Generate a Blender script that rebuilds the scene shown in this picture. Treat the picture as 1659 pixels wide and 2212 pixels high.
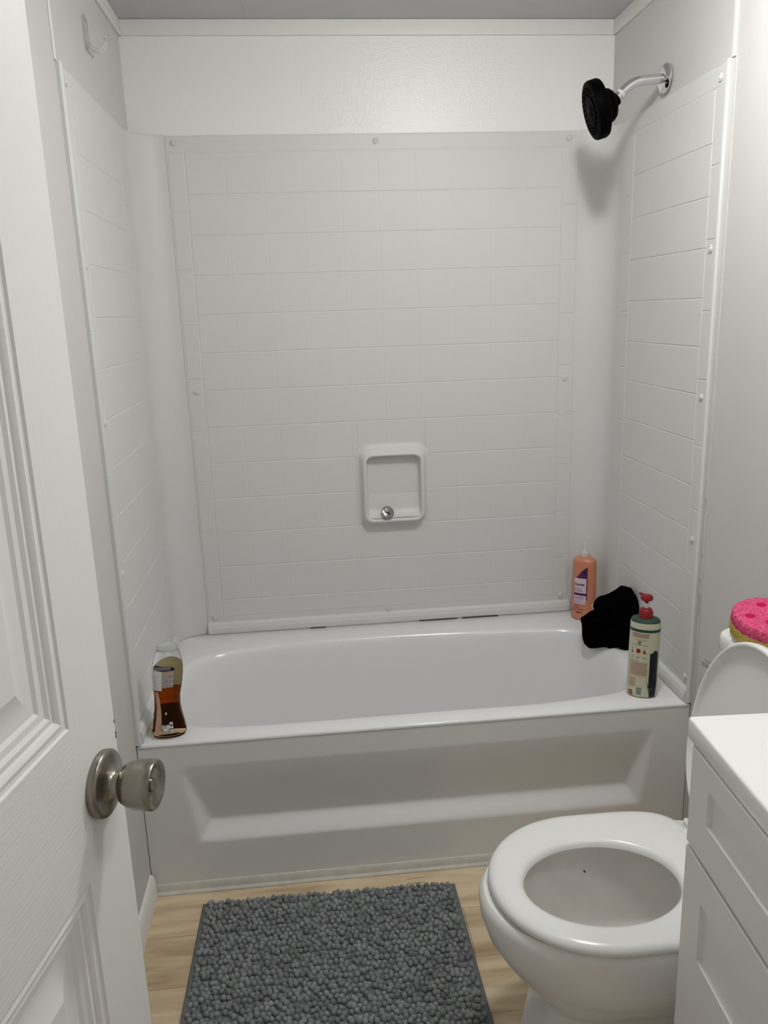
import bpy, bmesh, math, random
from mathutils import Vector, Matrix
random.seed(7)
C = bpy.context.scene.collection
for o in list(bpy.data.objects): bpy.data.objects.remove(o)
PI = math.pi
# ------------------------------------------------------------------ camera, light, exposure
CAM = Vector((0.4478, -1.7719, 1.3983)); FPX = 1736.5
RX = Vector((0.99459658, -0.09891058, -0.03153312)); UY = Vector((0.05443658, 0.23825041, 0.96967696)); FW = Vector((0.08839853, 0.96615394, -0.2423474))
cd = bpy.data.cameras.new('camera'); cam = bpy.data.objects.new('camera', cd); C.objects.link(cam)
cd.sensor_fit = 'HORIZONTAL'; cd.sensor_width = 36; cd.lens = FPX/1659*36; cd.clip_start = 0.01
M4 = Matrix.Identity(4)
for i in range(3):
    M4[i][0] = RX[i]; M4[i][1] = UY[i]; M4[i][2] = -FW[i]; M4[i][3] = CAM[i]
cam.matrix_world = M4
bpy.context.scene.camera = cam
W, D, H, ZP, ZC = 1.372, 0.6806, 0.415, 1.886, 2.174      # alcove width, depth, tub rim, surround top, ceiling
YF = -1.80                                                # inner face of the wall with the doorway

vs = bpy.context.scene.view_settings
vs.view_transform = 'Standard'; vs.look = 'None'; vs.gamma = 1; vs.use_curve_mapping = False
vs.exposure = 0.50
wd = bpy.data.worlds.new('world'); bpy.context.scene.world = wd; wd.use_nodes = True
wd.node_tree.nodes['Background'].inputs[0].default_value = (0.95, 0.97, 1.0, 1)
wd.node_tree.nodes['Background'].inputs[1].default_value = 0.92

def lamp(name, loc, size, power, col, target=None):
    l = bpy.data.lights.new(name, 'AREA'); l.shape = 'DISK'; l.size = size; l.energy = power; l.color = col
    o = bpy.data.objects.new(name, l); C.objects.link(o); o.location = loc
    d = Vector(target or (loc[0], loc[1], 0)) - Vector(loc)
    o.rotation_euler = d.to_track_quat('-Z', 'Y').to_euler()
    return o
pl_ = bpy.data.lights.new('ceiling_lamp', 'POINT'); pl_.shadow_soft_size = 0.042; pl_.energy = 9.6; pl_.color = (1.0, 0.99, 0.97)
po = bpy.data.objects.new('ceiling_lamp', pl_); C.objects.link(po); po.location = (0.94, -0.46, 2.11)
lamp('ceiling_lamp', (0.94, -0.46, 2.155), 0.22, 2.2, (1.0, 0.99, 0.97))
lamp('vanity_lamp', (1.24, -1.15, 1.92), 0.22, 1.7, (1.0, 0.985, 0.96), (0.5, -1.05, 0.7))

# ------------------------------------------------------------------ materials
def lin(c):
    return tuple((x/12.92 if x <= 0.04045 else ((x+0.055)/1.055)**2.4) for x in c)
def sr(r, g, b): return lin((r/255, g/255, b/255))
class NT:
    def __init__(s, m): s.t = m.node_tree; s.n = s.t.nodes; s.l = s.t.links
    def new(s, t, **k):
        n = s.n.new(t)
        for a, b in k.items():
            if a.startswith('i_'): n.inputs[int(a[2:])].default_value = b
            else: setattr(n, a, b)
        return n
def mat(name, col, rough=0.5, metal=0.0, spec=0.5, noise=None, bump=None, trans=0.0, ior=1.45, coat=0.0):
    """noise=(scale xyz, amount) varies the colour; bump=(scale xyz, strength, distance, detail)"""
    m = bpy.data.materials.new(name); m.use_nodes = True; T = NT(m); b = T.n['Principled BSDF']
    b.inputs['Base Color'].default_value = (*col, 1); b.inputs['Roughness'].default_value = rough
    b.inputs['Metallic'].default_value = metal; b.inputs['Specular IOR Level'].default_value = spec
    b.inputs['Transmission Weight'].default_value = trans; b.inputs['IOR'].default_value = ior
    b.inputs['Coat Weight'].default_value = coat
    tc = T.new('ShaderNodeTexCoord')
    if noise:
        mp = T.new('ShaderNodeMapping'); mp.inputs['Scale'].default_value = noise[0]
        T.l.new(tc.outputs['Object'], mp.inputs[0])
        nz = T.new('ShaderNodeTexNoise'); nz.inputs['Scale'].default_value = 1; nz.inputs['Detail'].default_value = 4
        T.l.new(mp.outputs[0], nz.inputs['Vector'])
        cr = T.new('ShaderNodeValToRGB'); a = noise[1]
        cr.color_ramp.elements[0].position = 0.3; cr.color_ramp.elements[1].position = 0.7
        cr.color_ramp.elements[0].color = (*[c*(1-a) for c in col], 1); cr.color_ramp.elements[1].color = (*[min(1, c*(1+a)) for c in col], 1)
        T.l.new(nz.outputs['Fac'], cr.inputs[0]); T.l.new(cr.outputs[0], b.inputs['Base Color'])
    if bump:
        mp = T.new('ShaderNodeMapping'); mp.inputs['Scale'].default_value = bump[0]
        T.l.new(tc.outputs['Object'], mp.inputs[0])
        nz = T.new('ShaderNodeTexNoise'); nz.inputs['Scale'].default_value = 1; nz.inputs['Detail'].default_value = bump[3]
        T.l.new(mp.outputs[0], nz.inputs['Vector'])
        bp = T.new('ShaderNodeBump'); bp.inputs['Strength'].default_value = bump[1]; bp.inputs['Distance'].default_value = bump[2]
        T.l.new(nz.outputs['Fac'], bp.inputs['Height']); T.l.new(bp.outputs[0], b.inputs['Normal'])
    return m
M = {}
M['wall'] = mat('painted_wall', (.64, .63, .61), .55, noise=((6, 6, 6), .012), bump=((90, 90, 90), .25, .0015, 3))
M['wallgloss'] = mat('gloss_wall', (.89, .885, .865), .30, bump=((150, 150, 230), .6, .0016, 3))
M['ceil'] = mat('ceiling_paint', (.60, .60, .60), .8, bump=((60, 60, 60), .3, .002, 3))
M['trim'] = mat('trim_paint', (.84, .825, .805), .5, noise=((12, 12, 12), .02))
M['panel'] = mat('moulded_plastic_panel', (.70, .705, .69), .48, noise=((5, 5, 5), .01), bump=((160, 160, 160), .08, .0006, 2))
M['tub'] = mat('tub_enamel', (.83, .835, .84), .16, spec=.5, bump=((9, 9, 9), .04, .004, 2))
M['apron'] = mat('tub_apron_enamel', (.80, .80, .79), .22, bump=((9, 9, 9), .03, .004, 2))
M['porcelain'] = mat('toilet_porcelain', (.87, .865, .85), .12)
M['bowlin'] = mat('toilet_bowl_glaze', (.82, .80, .76), .15, noise=((14, 14, 14), .05))
M['seat'] = mat('seat_plastic', (.82, .82, .81), .2)
M['counter'] = mat('cultured_marble_top', (.86, .86, .85), .18)
M['cab'] = mat('painted_cabinet', (.82, .82, .81), .45, bump=((40, 40, 40), .05, .001, 2))
M['doorv'] = mat('door_skin_upright_grain', (.76, .76, .745), .42, bump=((500, 500, 9), .28, .0006, 3))
M['doorh'] = mat('door_skin_level_grain', (.76, .76, .745), .42, bump=((9, 9, 620), .5, .0010, 3))
M['steel'] = mat('satin_nickel', sr(150, 144, 136), .27, 1.0, bump=((60, 60, 60), .05, .0005, 2), noise=((40, 40, 40), .08))
M['chrome'] = mat('chrome', (.72, .72, .73), .09, 1.0)
M['chromedull'] = mat('worn_chrome', (.45, .45, .45), .2, 1.0, noise=((150, 150, 150), .25))
M['dark'] = mat('dark_hole', (.008, .008, .008), .7)
M['black'] = mat('black_plastic', (.0005, .0005, .0006), .55, spec=.03)
M['blackcloth'] = mat('black_cloth', (.0012, .0012, .0013), 1.0, spec=.02, bump=((220, 220, 220), .5, .002, 3))
M['white'] = mat('white_plastic', (.80, .79, .77), .4)
M['tape'] = mat('thread_tape', (.55, .55, .55), .5, bump=((300, 300, 300), .6, .001, 3))
M['peach'] = mat('peach_plastic', sr(208, 136, 104), .35, noise=((20, 20, 6), .05))
M['frost'] = mat('frosted_plastic', (.80, .72, .67), .45, trans=.12)
M['purple'] = mat('purple_ink', sr(74, 24, 74), .4, noise=((90, 90, 30), .45))
M['mauve'] = mat('mauve_ink', sr(150, 78, 120), .4)
M['lav'] = mat('lavender_label', sr(222, 200, 212), .45)
M['ink'] = mat('black_ink', sr(28, 18, 26), .5)
M['inkred'] = mat('red_ink', sr(150, 34, 34), .5)
M['inkrose'] = mat('rose_text_ink', sr(186, 136, 120), .5)
M['inkgrey'] = mat('grey_ink', sr(118, 120, 130), .5)
M['cream'] = mat('cream_label', sr(202, 202, 176), .4, noise=((30, 30, 10), .02))
M['green'] = mat('dark_green_plastic', sr(38, 68, 57), .4)
M['red'] = mat('red_plastic', sr(132, 16, 26), .38)
M['olive'] = mat('olive_ink', sr(140, 132, 76), .5)
M['inkplant'] = mat('dark_plant_print', sr(22, 22, 34), .45, noise=((120, 120, 60), .5))
M['navy'] = mat('navy_label', sr(18, 20, 52), .4)
M['paper'] = mat('white_label', (.80, .80, .82), .45)
M['peachlabel'] = mat('pale_peach_label', sr(214, 176, 150), .45)
M['yellowlab'] = mat('yellow_label', sr(240, 222, 170), .5, noise=((30, 30, 50), .10))
M['orangelab'] = mat('orange_label', sr(214, 118, 48), .5, noise=((15, 15, 130), .25))
M['brownlab'] = mat('brown_label', sr(66, 38, 22), .5, noise=((50, 50, 50), .4))
M['greyprint'] = mat('grey_print', sr(176, 168, 160), .5)
M['clear'] = mat('clear_plastic', (.93, .94, .92), .06, trans=1.0, ior=1.12)
M['clearcap'] = mat('translucent_cap', (.86, .87, .85), .22, trans=.65, ior=1.2)
M['amber'] = mat('amber_soap', (.97, .70, .46), .03, trans=1.0, ior=1.06)
M['hook'] = mat('clear_hook_plastic', (.9, .91, .88), .12, trans=.75, ior=1.25)
M['pink'] = mat('pink_sponge', sr(214, 86, 124), .95, spec=.1, noise=((260, 260, 260), .38), bump=((260, 260, 260), .9, .003, 3))
M['pinkhole'] = mat('deep_pink_sponge', sr(190, 30, 84), .95, spec=.1)
M['yellow'] = mat('yellow_sponge', sr(196, 172, 92), .95, spec=.1, noise=((180, 180, 180), .25), bump=((200, 200, 200), .8, .003, 3))
M['mat'] = mat('grey_chenille', (.26, .275, .28), .9, spec=.1, noise=((38, 38, 38), .30), bump=((500, 500, 500), .7, .002, 3))
M['matbase'] = mat('grey_mat_backing', (.15, .165, .17), .95)
M['caulk'] = mat('aged_base_strip', (.66, .655, .60), .5, noise=((30, 30, 30), .08))
M['stain'] = mat('brown_stain', (.30, .25, .17), .8)
M['grime'] = mat('grime', (.05, .04, .03), .9)
def wood_floor():
    m = bpy.data.materials.new('light_wood_vinyl'); m.use_nodes = True; T = NT(m); b = T.n['Principled BSDF']
    tc = T.new('ShaderNodeTexCoord')
    br = T.new('ShaderNodeTexBrick'); br.offset = .37; br.inputs['Scale'].default_value = 1
    br.inputs['Brick Width'].default_value = 1.2; br.inputs['Row Height'].default_value = .15
    br.inputs['Mortar Size'].default_value = .0012; br.inputs['Mortar Smooth'].default_value = .3
    br.inputs['Color1'].default_value = (1, 1, 1, 1); br.inputs['Color2'].default_value = (.88, .88, .88, 1); br.inputs['Mortar'].default_value = (.6, .55, .48, 1)
    T.l.new(tc.outputs['Object'], br.inputs['Vector'])
    mp = T.new('ShaderNodeMapping'); mp.inputs['Scale'].default_value = (3.2, 26, 1); T.l.new(tc.outputs['Object'], mp.inputs[0])
    nz = T.new('ShaderNodeTexNoise'); nz.inputs['Scale'].default_value = 1; nz.inputs['Detail'].default_value = 6; nz.inputs['Distortion'].default_value = .7
    T.l.new(mp.outputs[0], nz.inputs['Vector'])
    cr = T.new('ShaderNodeValToRGB'); e = cr.color_ramp.elements
    e[0].position = .28; e[0].color = (*sr(176, 150, 114), 1); e[1].position = .62; e[1].color = (*sr(226, 208, 174), 1)
    T.l.new(nz.outputs['Fac'], cr.inputs[0])
    mx = T.new('ShaderNodeMix', data_type='RGBA', blend_type='MULTIPLY'); mx.inputs['Factor'].default_value = 1
    T.l.new(cr.outputs[0], mx.inputs['A']); T.l.new(br.outputs['Color'], mx.inputs['B'])
    T.l.new(mx.outputs['Result'], b.inputs['Base Color']); b.inputs['Roughness'].default_value = .38
    return m
M['floor'] = wood_floor()

# ------------------------------------------------------------------ mesh helpers
class MB:
    def __init__(s): s.v = []; s.f = []; s.m = []
    def add(s, vs_, fs, mi=0):
        k = len(s.v); s.v += [tuple(p) for p in vs_]; s.f += [tuple(i+k for i in f) for f in fs]; s.m += [mi]*len(fs)
    def box(s, a, b, mi=0, bev=0.0):
        x0, y0, z0 = a; x1, y1, z1 = b
        if bev <= 0:
            s.add([(x0,y0,z0),(x1,y0,z0),(x1,y1,z0),(x0,y1,z0),(x0,y0,z1),(x1,y0,z1),(x1,y1,z1),(x0,y1,z1)],
                  [(0,3,2,1),(4,5,6,7),(0,1,5,4),(1,2,6,5),(2,3,7,6),(3,0,4,7)], mi)
        else:
            bm = bmesh.new(); bmesh.ops.create_cube(bm, size=1)
            for v in bm.verts:
                v.co = Vector(((x0+x1)/2+v.co.x*(x1-x0), (y0+y1)/2+v.co.y*(y1-y0), (z0+z1)/2+v.co.z*(z1-z0)))
            bmesh.ops.bevel(bm, geom=bm.edges[:], offset=bev, segments=3, profile=.5, affect='EDGES')
            s.add([v.co[:] for v in bm.verts], [[v.index for v in f.verts] for f in bm.faces], mi); bm.free()
    def rings(s, rs, close=True, cap0=False, cap1=False, mi=0):
        n = len(rs[0]); vs_ = [p for r in rs for p in r]; fs = []
        for i in range(len(rs)-1):
            for j in range(n if close else n-1):
                a = i*n+j; b = i*n+(j+1) % n; fs.append((a, b, b+n, a+n))
        if cap0: fs.append(tuple(reversed(range(n))))
        if cap1: fs.append(tuple((len(rs)-1)*n+j for j in range(n)))
        s.add(vs_, fs, mi)
    def lathe(s, prof, org=(0,0,0), axis=(0,0,1), n=40, mi=0, cap0=True, cap1=True):
        ax = Vector(axis).normalized(); t = Vector((0,0,1)) if abs(ax.z) < .9 else Vector((1,0,0))
        e1 = ax.cross(t).normalized(); e2 = ax.cross(e1).normalized(); o = Vector(org)
        s.rings([[o+ax*h+(e1*math.cos(2*PI*j/n)+e2*math.sin(2*PI*j/n))*max(r, 1e-5) for j in range(n)] for h, r in prof], True, cap0, cap1, mi)
    def tube(s, pts, r, n=16, mi=0, caps=True):
        pts = [Vector(p) for p in pts]; rs = []; prev = None
        for i, p in enumerate(pts):
            d = (pts[min(i+1, len(pts)-1)]-pts[max(i-1, 0)]).normalized()
            if prev is None:
                t = Vector((0,0,1)) if abs(d.z) < .9 else Vector((0,1,0)); e1 = d.cross(t).normalized()
            else: e1 = (prev-d*prev.dot(d)).normalized()
            prev = e1; e2 = d.cross(e1); rr = r[i] if isinstance(r, (list, tuple)) else r
            rs.append([p+(e1*math.cos(2*PI*j/n)+e2*math.sin(2*PI*j/n))*rr for j in range(n)])
        s.rings(rs, True, caps, caps, mi)
    def build(s, name, mats, parent=None, smooth=True, fixn=True, angle=40, xf=None):
        me = bpy.data.meshes.new(name); vv = s.v if xf is None else [tuple(xf(Vector(p))) for p in s.v]
        me.from_pydata(vv, [], s.f)
        if not isinstance(mats, (list, tuple)): mats = [mats]
        for k in mats: me.materials.append(k)
        me.polygons.foreach_set('material_index', s.m)
        me.validate()
        if fixn:
            bm = bmesh.new(); bm.from_mesh(me); bmesh.ops.recalc_face_normals(bm, faces=bm.faces[:]); bm.to_mesh(me); bm.free()
        if smooth:
            me.polygons.foreach_set('use_smooth', [True]*len(me.polygons))
            try: me.set_sharp_from_angle(angle=math.radians(angle))
            except Exception: pass
        o = bpy.data.objects.new(name, me); C.objects.link(o)
        if parent: o.parent = parent
        return o
def empty(name, loc, label, cat, rz=0, group=None):
    o = bpy.data.objects.new(name, None); C.objects.link(o); o.location = loc; o.rotation_euler = (0, 0, rz)
    o.empty_display_size = .02; o['label'] = label; o['category'] = cat
    if group: o['group'] = group
    return o
def struct(o, label=None, cat=None):
    o['kind'] = 'structure'
    if label: o['label'] = label; o['category'] = cat
    return o
def lerp(a, b, t): return a+(b-a)*t
def pl(tab, z):
    if z <= tab[0][0]: return tab[0][1:]
    for p, q in zip(tab, tab[1:]):
        if z <= q[0]:
            t = (z-p[0])/(q[0]-p[0]); t = t*t*(3-2*t) if len(tab) < 9 else t
            return tuple(lerp(a, b, t) for a, b in zip(p[1:], q[1:]))
    return tab[-1][1:]
def catmull(P, per=8, closed=True):
    out = []; n = len(P)
    for i in range(n if closed else n-1):
        p0, p1, p2, p3 = (P[(i+k-1) % n] if closed else P[min(max(i+k-1, 0), n-1)] for k in range(4))
        for j in range(per):
            t = j/per; out.append(tuple(.5*(2*b+(c-a)*t+(2*a-5*b+4*c-d)*t*t+(3*b-a-3*c+d)*t**3) for a, b, c, d in zip(p0, p1, p2, p3)))
    if not closed: out.append(P[-1])
    return out
def text_into(mb, body, size, mp, u0, v0, mi=0, shear=0, bold=0.0, align='LEFT', sx=1.0):
    cu = bpy.data.curves.new('t', 'FONT'); cu.body = body; cu.size = size; cu.shear = shear; cu.offset = bold; cu.align_x = align; cu.resolution_u = 3
    ob = bpy.data.objects.new('t', cu); C.objects.link(ob)
    dg = bpy.context.evaluated_depsgraph_get(); me = bpy.data.meshes.new_from_object(ob.evaluated_get(dg))
    vs_ = [mp(u0+v.co.x*sx, v0+v.co.y) for v in me.vertices]; fs = [tuple(p.vertices) for p in me.polygons]
    mb.add(vs_, fs, mi)
    bpy.data.objects.remove(ob); bpy.data.curves.remove(cu); bpy.data.meshes.remove(me)
def rect_into(mb, mp, u0, v0, u1, v1, mi=0, nu=8, nv=4):
    vs_ = [mp(lerp(u0, u1, i/nu), lerp(v0, v1, j/nv)) for j in range(nv+1) for i in range(nu+1)]
    mb.add(vs_, [(j*(nu+1)+i, j*(nu+1)+i+1, (j+1)*(nu+1)+i+1, (j+1)*(nu+1)+i) for j in range(nv) for i in range(nu)], mi)
def band_into(mb, mp, lo, hi, u0, u1, mi=0, n=12, nv=4):
    """area between the two functions lo(u) and hi(u)"""
    vs_ = []
    for j in range(nv+1):
        for i in range(n+1):
            u = lerp(u0, u1, i/n); vs_.append(mp(u, lerp(lo(u), hi(u), j/nv)))
    mb.add(vs_, [(j*(n+1)+i, j*(n+1)+i+1, (j+1)*(n+1)+i+1, (j+1)*(n+1)+i) for j in range(nv) for i in range(n)], mi)

# ------------------------------------------------------------------ the room
HY = -3.0                                                     # hall behind the doorway
def slab(name, a, b, m): 
    k = MB(); k.box(a, b); return struct(k.build(name, m, smooth=False))
slab('floor', (-.9, HY, -.06), (2.3, D+.12, 0), M['floor'])
cm = MB(); cm.box((-.9, HY, ZC), (2.3, D+.12, ZC+.05)); ceil = struct(cm.build('ceiling', M['ceil'], smooth=False))
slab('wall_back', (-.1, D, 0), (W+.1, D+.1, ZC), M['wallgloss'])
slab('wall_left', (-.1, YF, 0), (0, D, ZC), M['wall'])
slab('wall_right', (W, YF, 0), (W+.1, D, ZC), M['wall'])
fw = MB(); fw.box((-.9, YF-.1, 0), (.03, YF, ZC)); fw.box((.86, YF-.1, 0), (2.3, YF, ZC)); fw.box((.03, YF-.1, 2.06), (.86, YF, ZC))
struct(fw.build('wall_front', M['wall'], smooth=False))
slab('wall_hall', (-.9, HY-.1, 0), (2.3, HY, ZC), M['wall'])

# flat strips in the ceiling corner
t = MB(); t.box((.006, D-.007, 2.134), (W-.006, D, ZC-.0005), bev=.0015); struct(t.build('trim_1', M['trim'], angle=30))
t = MB(); t.box((0, YF, 2.134), (.007, D-.0075, ZC-.0005), bev=.0015); struct(t.build('trim_2', M['trim'], angle=30))
t = MB(); t.box((W-.007, YF, 2.134), (W, D-.0075, ZC-.0005), bev=.0015); struct(t.build('trim_3', M['trim'], angle=30))
# upright seam strips where alcove walls meet the room walls
t = MB(); t.box((W-.004, -.012, ZP+.002), (W, .004, 2.134), bev=.0012); struct(t.build('trim_4', M['trim']))
t = MB(); t.box((0, -.010, ZP+.002), (.003, .002, 2.134), bev=.001); struct(t.build('trim_5', M['trim']))
t = MB(); t.box((W-.002, -.020, 0), (W, -.008, ZP), bev=.0008); struct(t.build('trim_6', M['wall']))
t = MB(); t.box((.34, .1, ZC-.0012), (.3416, D-.008, ZC)); t.box((.3405, -1.75, ZC-.0012), (.342, .1, ZC)); struct(t.build('trim_7', M['ceil'], smooth=False))
b = MB()
prof = [(0, 0), (.012, 0), (.012, .05), (.009, .060), (.005, .066), (0, .068)]
b.rings([[(x, y, z) for x, z in prof] for y in (-.012, -.4, -.8, YF+.001)], True, True, True)
struct(b.build('baseboard_left', M['trim'], angle=30))

# ------------------------------------------------------------------ tub surround
sur = empty('tub_surround', (W/2, D, H), 'white moulded plastic tub surround with a square tile pattern lining the alcove walls', 'tub surround')
def P(o, par):                       # parent keeping world position
    o.parent = par; o.matrix_parent_inverse = par.matrix_world.inverted() if par.type != 'EMPTY' else (Matrix.Translation(par.location) @ par.rotation_euler.to_matrix().to_4x4()).inverted(); return o
def pads(mb, mp, rects, h=.0009, sl=.0013, gap=.0005, su=.017):
    for (u0, v0, u1, v1) in rects:
        u0 += gap; v0 += gap; u1 -= gap; v1 -= gap
        if u1-u0 < .006 or v1-v0 < .006: continue
        vs_ = [mp(u0, v0, 0), mp(u1, v0, 0), mp(u1, v1, 0), mp(u0, v1, 0), mp(u0+su, v0+sl, h), mp(u1-su, v0+sl, h), mp(u1-su, v1-sl, h), mp(u0+su, v1-sl, h)]
        mb.add(vs_, [(4,5,6,7),(0,1,5,4),(1,2,6,5),(2,3,7,6),(3,0,4,7)])
def row_pads(mb, mp, cols, rows, h=.0011, sl=.0014, gap=.0007, valley=.00032, hw=.0022):
    """one raised band per row with shallow upright grooves at the column lines"""
    for (c0, z0, c1, z1) in rows:
        us = [(c0, 0), (c0+sl, h)]
        for c in cols:
            if c0+.01 < c < c1-.01: us += [(c-hw, h), (c, h-valley), (c+hw, h)]
        us += [(c1-sl, h), (c1, 0)]
        n = len(us); a, b_ = z0+gap, z1-gap; vs_ = []
        for zz, f in ((a, 0), (a+sl, 1), (b_-sl, 1), (b_, 0)): vs_ += [mp(u, zz, q*f) for u, q in us]
        mb.add(vs_, [(j*n+i, j*n+i+1, (j+1)*n+i+1, (j+1)*n+i) for j in range(3) for i in range(n-1)])
ROWS = [1.842-.1097*k for k in range(13)]+[.470]
OFFR = [1.842]+[1.6854-.1553*k for k in range(8)]+[.470]
TK = .005
def tile_rects(cols, off_cols):
    r = []
    if cols:
        for z1, z0 in zip(ROWS, ROWS[1:]): r.append((cols[0], z0, cols[-1], z1))
    for a, b_ in off_cols:
        for z1, z0 in zip(OFFR, OFFR[1:]): r.append((a, z0, b_, z1))
    return r
XB0, XB1 = .097, 1.277
colsB = [.147+.1078*k for k in range(11)]
# back panel (a hole is not needed: the soap dish stands proud of it)
bk = MB(); bk.box((XB0, D-TK, H+.001), (XB1, D, ZP), bev=.0015)
mpB = lambda u, v, h: (u, D-TK-h, v)
dish = (.597, .752, .808, .992)
rb = tile_rects(colsB, [])
def clip_dish(r):
    u0, v0, u1, v1 = r; a, c, b2, d = dish
    if u1 <= a or u0 >= b2 or v1 <= c or v0 >= d: return [r]
    o = []
    if u0 < a: o.append((u0, v0, a, v1))
    if u1 > b2: o.append((b2, v0, u1, v1))
    m0, m1 = max(u0, a), min(u1, b2)
    if v0 < c: o.append((m0, v0, m1, c))
    if v1 > d: o.append((m0, d, m1, v1))
    return o
rb = [q for r in rb for q in clip_dish(r)]
row_pads(bk, mpB, colsB, rb)
pads(bk, mpB, tile_rects([], [(XB0+.004, .147), (colsB[-1], XB1-.004)]), .0011, .0014, .0007, .0020)
pads(bk, mpB, [(XB0+.003, 1.843, XB1-.003, ZP-.002)], .0006)
lip = [(0, 0), (.011, 0), (.013, .005), (.013, .018), (.009, .030), (.002, .036), (0, .036)]
bk.rings([[(x, D-TK-a, H+.001+z) for a, z in lip] for x in (XB0+.001, XB1-.001)], True, True, True)
back_panel = P(bk.build('back_panel', M['panel'], angle=4), sur)
def screw(pos, n, name='screw_cover'):
    k = MB(); k.lathe([(0, .0088), (.0022, .0085), (.0034, .0068), (.0018, .0052), (.0042, .0036), (.0052, .0001)], pos, n, 20)
    return k
for (x, z) in [(.1207, 1.867), (.682, 1.866), (1.2447, 1.866), (.1244, 1.182), (1.247, 1.179), (.1207, .468), (.677, .458), (1.2479, .469)]:
    P(screw((x, D-TK-.001, z), (0, -1, 0)).build('screw_cover', M['panel']), back_panel)
# soap dish: nested rounded squares
def rr(cx, cz, hw, hh, r, n=10, bow=0.0):
    pts = []
    for (sx, sz, a0) in ((1, 1, 0), (-1, 1, PI/2), (-1, -1, PI), (1, -1, 3*PI/2)):
        for k in range(n+1):
            a = a0+PI/2*k/n; pts.append((cx+sx*(hw-r)+r*math.cos(a), cz+sz*(hh-r)+r*math.sin(a)))
    return [(x+(bow*(1-((z-cz)/hh)**2)*(1 if x > cx else -1)), z) for x, z in pts]
sd = MB(); cx, cz = .703, .872; L = []
for hw, hh, r, dep, oz, bow in [(.113, .131, .04, 0, 0, .002), (.113, .131, .04, .002, 0, .002), (.108, .127, .038, .0028, 0, .002), (.103, .121, .035, .006, 0, .001),
                           (.0985, .115, .032, .018, -.002, 0), (.0955, .111, .030, .027, -.004, 0), (.093, .108, .028, .0325, -.005, 0), (.090, .104, .026, .0345, -.005, 0), (.0865, .1005, .024, .0335, -.004, -.001),
                           (.084, .098, .022, .029, -.003, -.002), (.0825, .095, .021, .018, -.0015, -.002), (.081, .091, .02, .008, .001, -.002), (.078, .086, .018, .0055, .003, -.002), (.071, .078, .015, .0045, .006, -.001), (.03, .03, .01, .004, .01, 0)]:
    L.append([(x, D-TK-dep, z) for x, z in rr(cx, cz+oz, hw, hh, r, 10, bow)])
sd.rings(L, True, False, True)
# sloping shelf in the bottom of the dish
sh = [(0, 0), (.030, 0), (.029, .005), (.014, .012), (.0085, .020), (.0062, .030), (.0050, .067), (.0042, .070), (0, .070)]
sd.rings([[(x, D-TK-.002-a, .7725+z) for a, z in sh] for x in (cx-.0815, cx-.06, cx+.06, cx+.0815)], True, True, True)
P(sd.build('soap_dish', M['panel'], angle=50), back_panel)

def side(sgn, name):
    x0 = 0 if sgn > 0 else W; f = lambda x, y, z: (x0+sgn*x, y, z)
    k = MB()
    k.rings([[f(0, y, z), f(TK, y, z)] for y, z in [(0, H+.001), (0, ZP), (.5806, ZP), (.5806, H+.001)]], False) if False else None
    a = f(0, .0, H+.001); b_ = f(TK, .585, ZP)
    k.box((min(a[0], b_[0]), a[1], a[2]), (max(a[0], b_[0]), b_[1], b_[2]))
    mp = lambda u, v, h: f(TK+h, u, v)
    k2 = [.058+.1085*i for i in range(5)]
    row_pads(k, mp, k2, tile_rects(k2, []))
    pads(k, mp, tile_rects([], [(.014, .058), (k2[-1], .55)]), .0011, .0014, .0007, .0020)
    pads(k, mp, [(.014, 1.843, .55, ZP-.002)], .0006)
    # rolled front edge and sill along the tub
    ed = [(0, 0), (.0, -.004), (.008, -.005), (.0125, -.002), (.013, .003), (.009, .008), (TK, .012), (0, .012)]
    k.rings([[f(x, y, z) for x, y in ed] for z in (H+.001, H+.004, ZP-.012, ZP-.004, ZP)], True, True, True)
    k.rings([[f(TK+a_, y, H+.001+z) for a_, z in lip] for y in (.004, .585)], True, True, True)
    o = P(k.build(name, M['panel'], angle=4), sur)
    for (y, z) in [(.037, 1.86), (.034, 1.51), (.034, 1.18), (.034, .834), (.026, .474)]:
        P(screw(f(TK+.001, y, z), (sgn, 0, 0)).build('screw_cover', M['panel']), o)
    # concave corner column
    c = MB(); R_ = .096
    arc = []
    for i in range(17):
        a_ = PI/2*i/16
        arc.append((R_-R_*math.cos(a_)*1.0, D-R_+R_*math.sin(a_)*1.0))
    arc = [(TK*(1-i/16)+x, y-TK*(i/16)) for i, (x, y) in enumerate(arc)]
    pr = arc+[(R_+.002, D-.001), (.001, D-.001), (.001, D-R_)]
    n_ = len(arc)
    rs = [[f(x, y, z) for x, y in pr] for z in (H+.001, ZP-.006, ZP-.001)]
    pr2 = [((x+(.0015 if i < n_ else 0)), (y)) for i, (x, y) in enumerate(pr)]
    rs.append([f(x*.93, D-(D-y)*.93, ZP+.003) for x, y in pr])
    c.rings(rs, True, True, True)
    P(c.build('corner_panel', M['panel'], angle=50), sur)
side(1, 'side_panel'); side(-1, 'side_panel')
for (x0, x1, hgt) in [(.775, .90, .0018), (.915, 1.035, .0022), (.42, .47, .0012)]:
    g = MB(); g.box((x0, D-TK-.0150, H+.0006), (x1, D-TK-.006, H+.0006+hgt))
    P(g.build('open_seam', M['grime'], smooth=False), sur)['label'] = 'dark open gap under the panel'

for (z0, z1) in [(.930, .946), (.735, .750), (.655, .708), (.80, .812)]:
    g = MB(); g.box((W-.0026, -.0150, z0), (W-.0019, -.0138, z1)); P(g.build('stain_streak', M['stain'], smooth=False), sur)['label'] = 'thin brown stain along the front seam'

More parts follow.
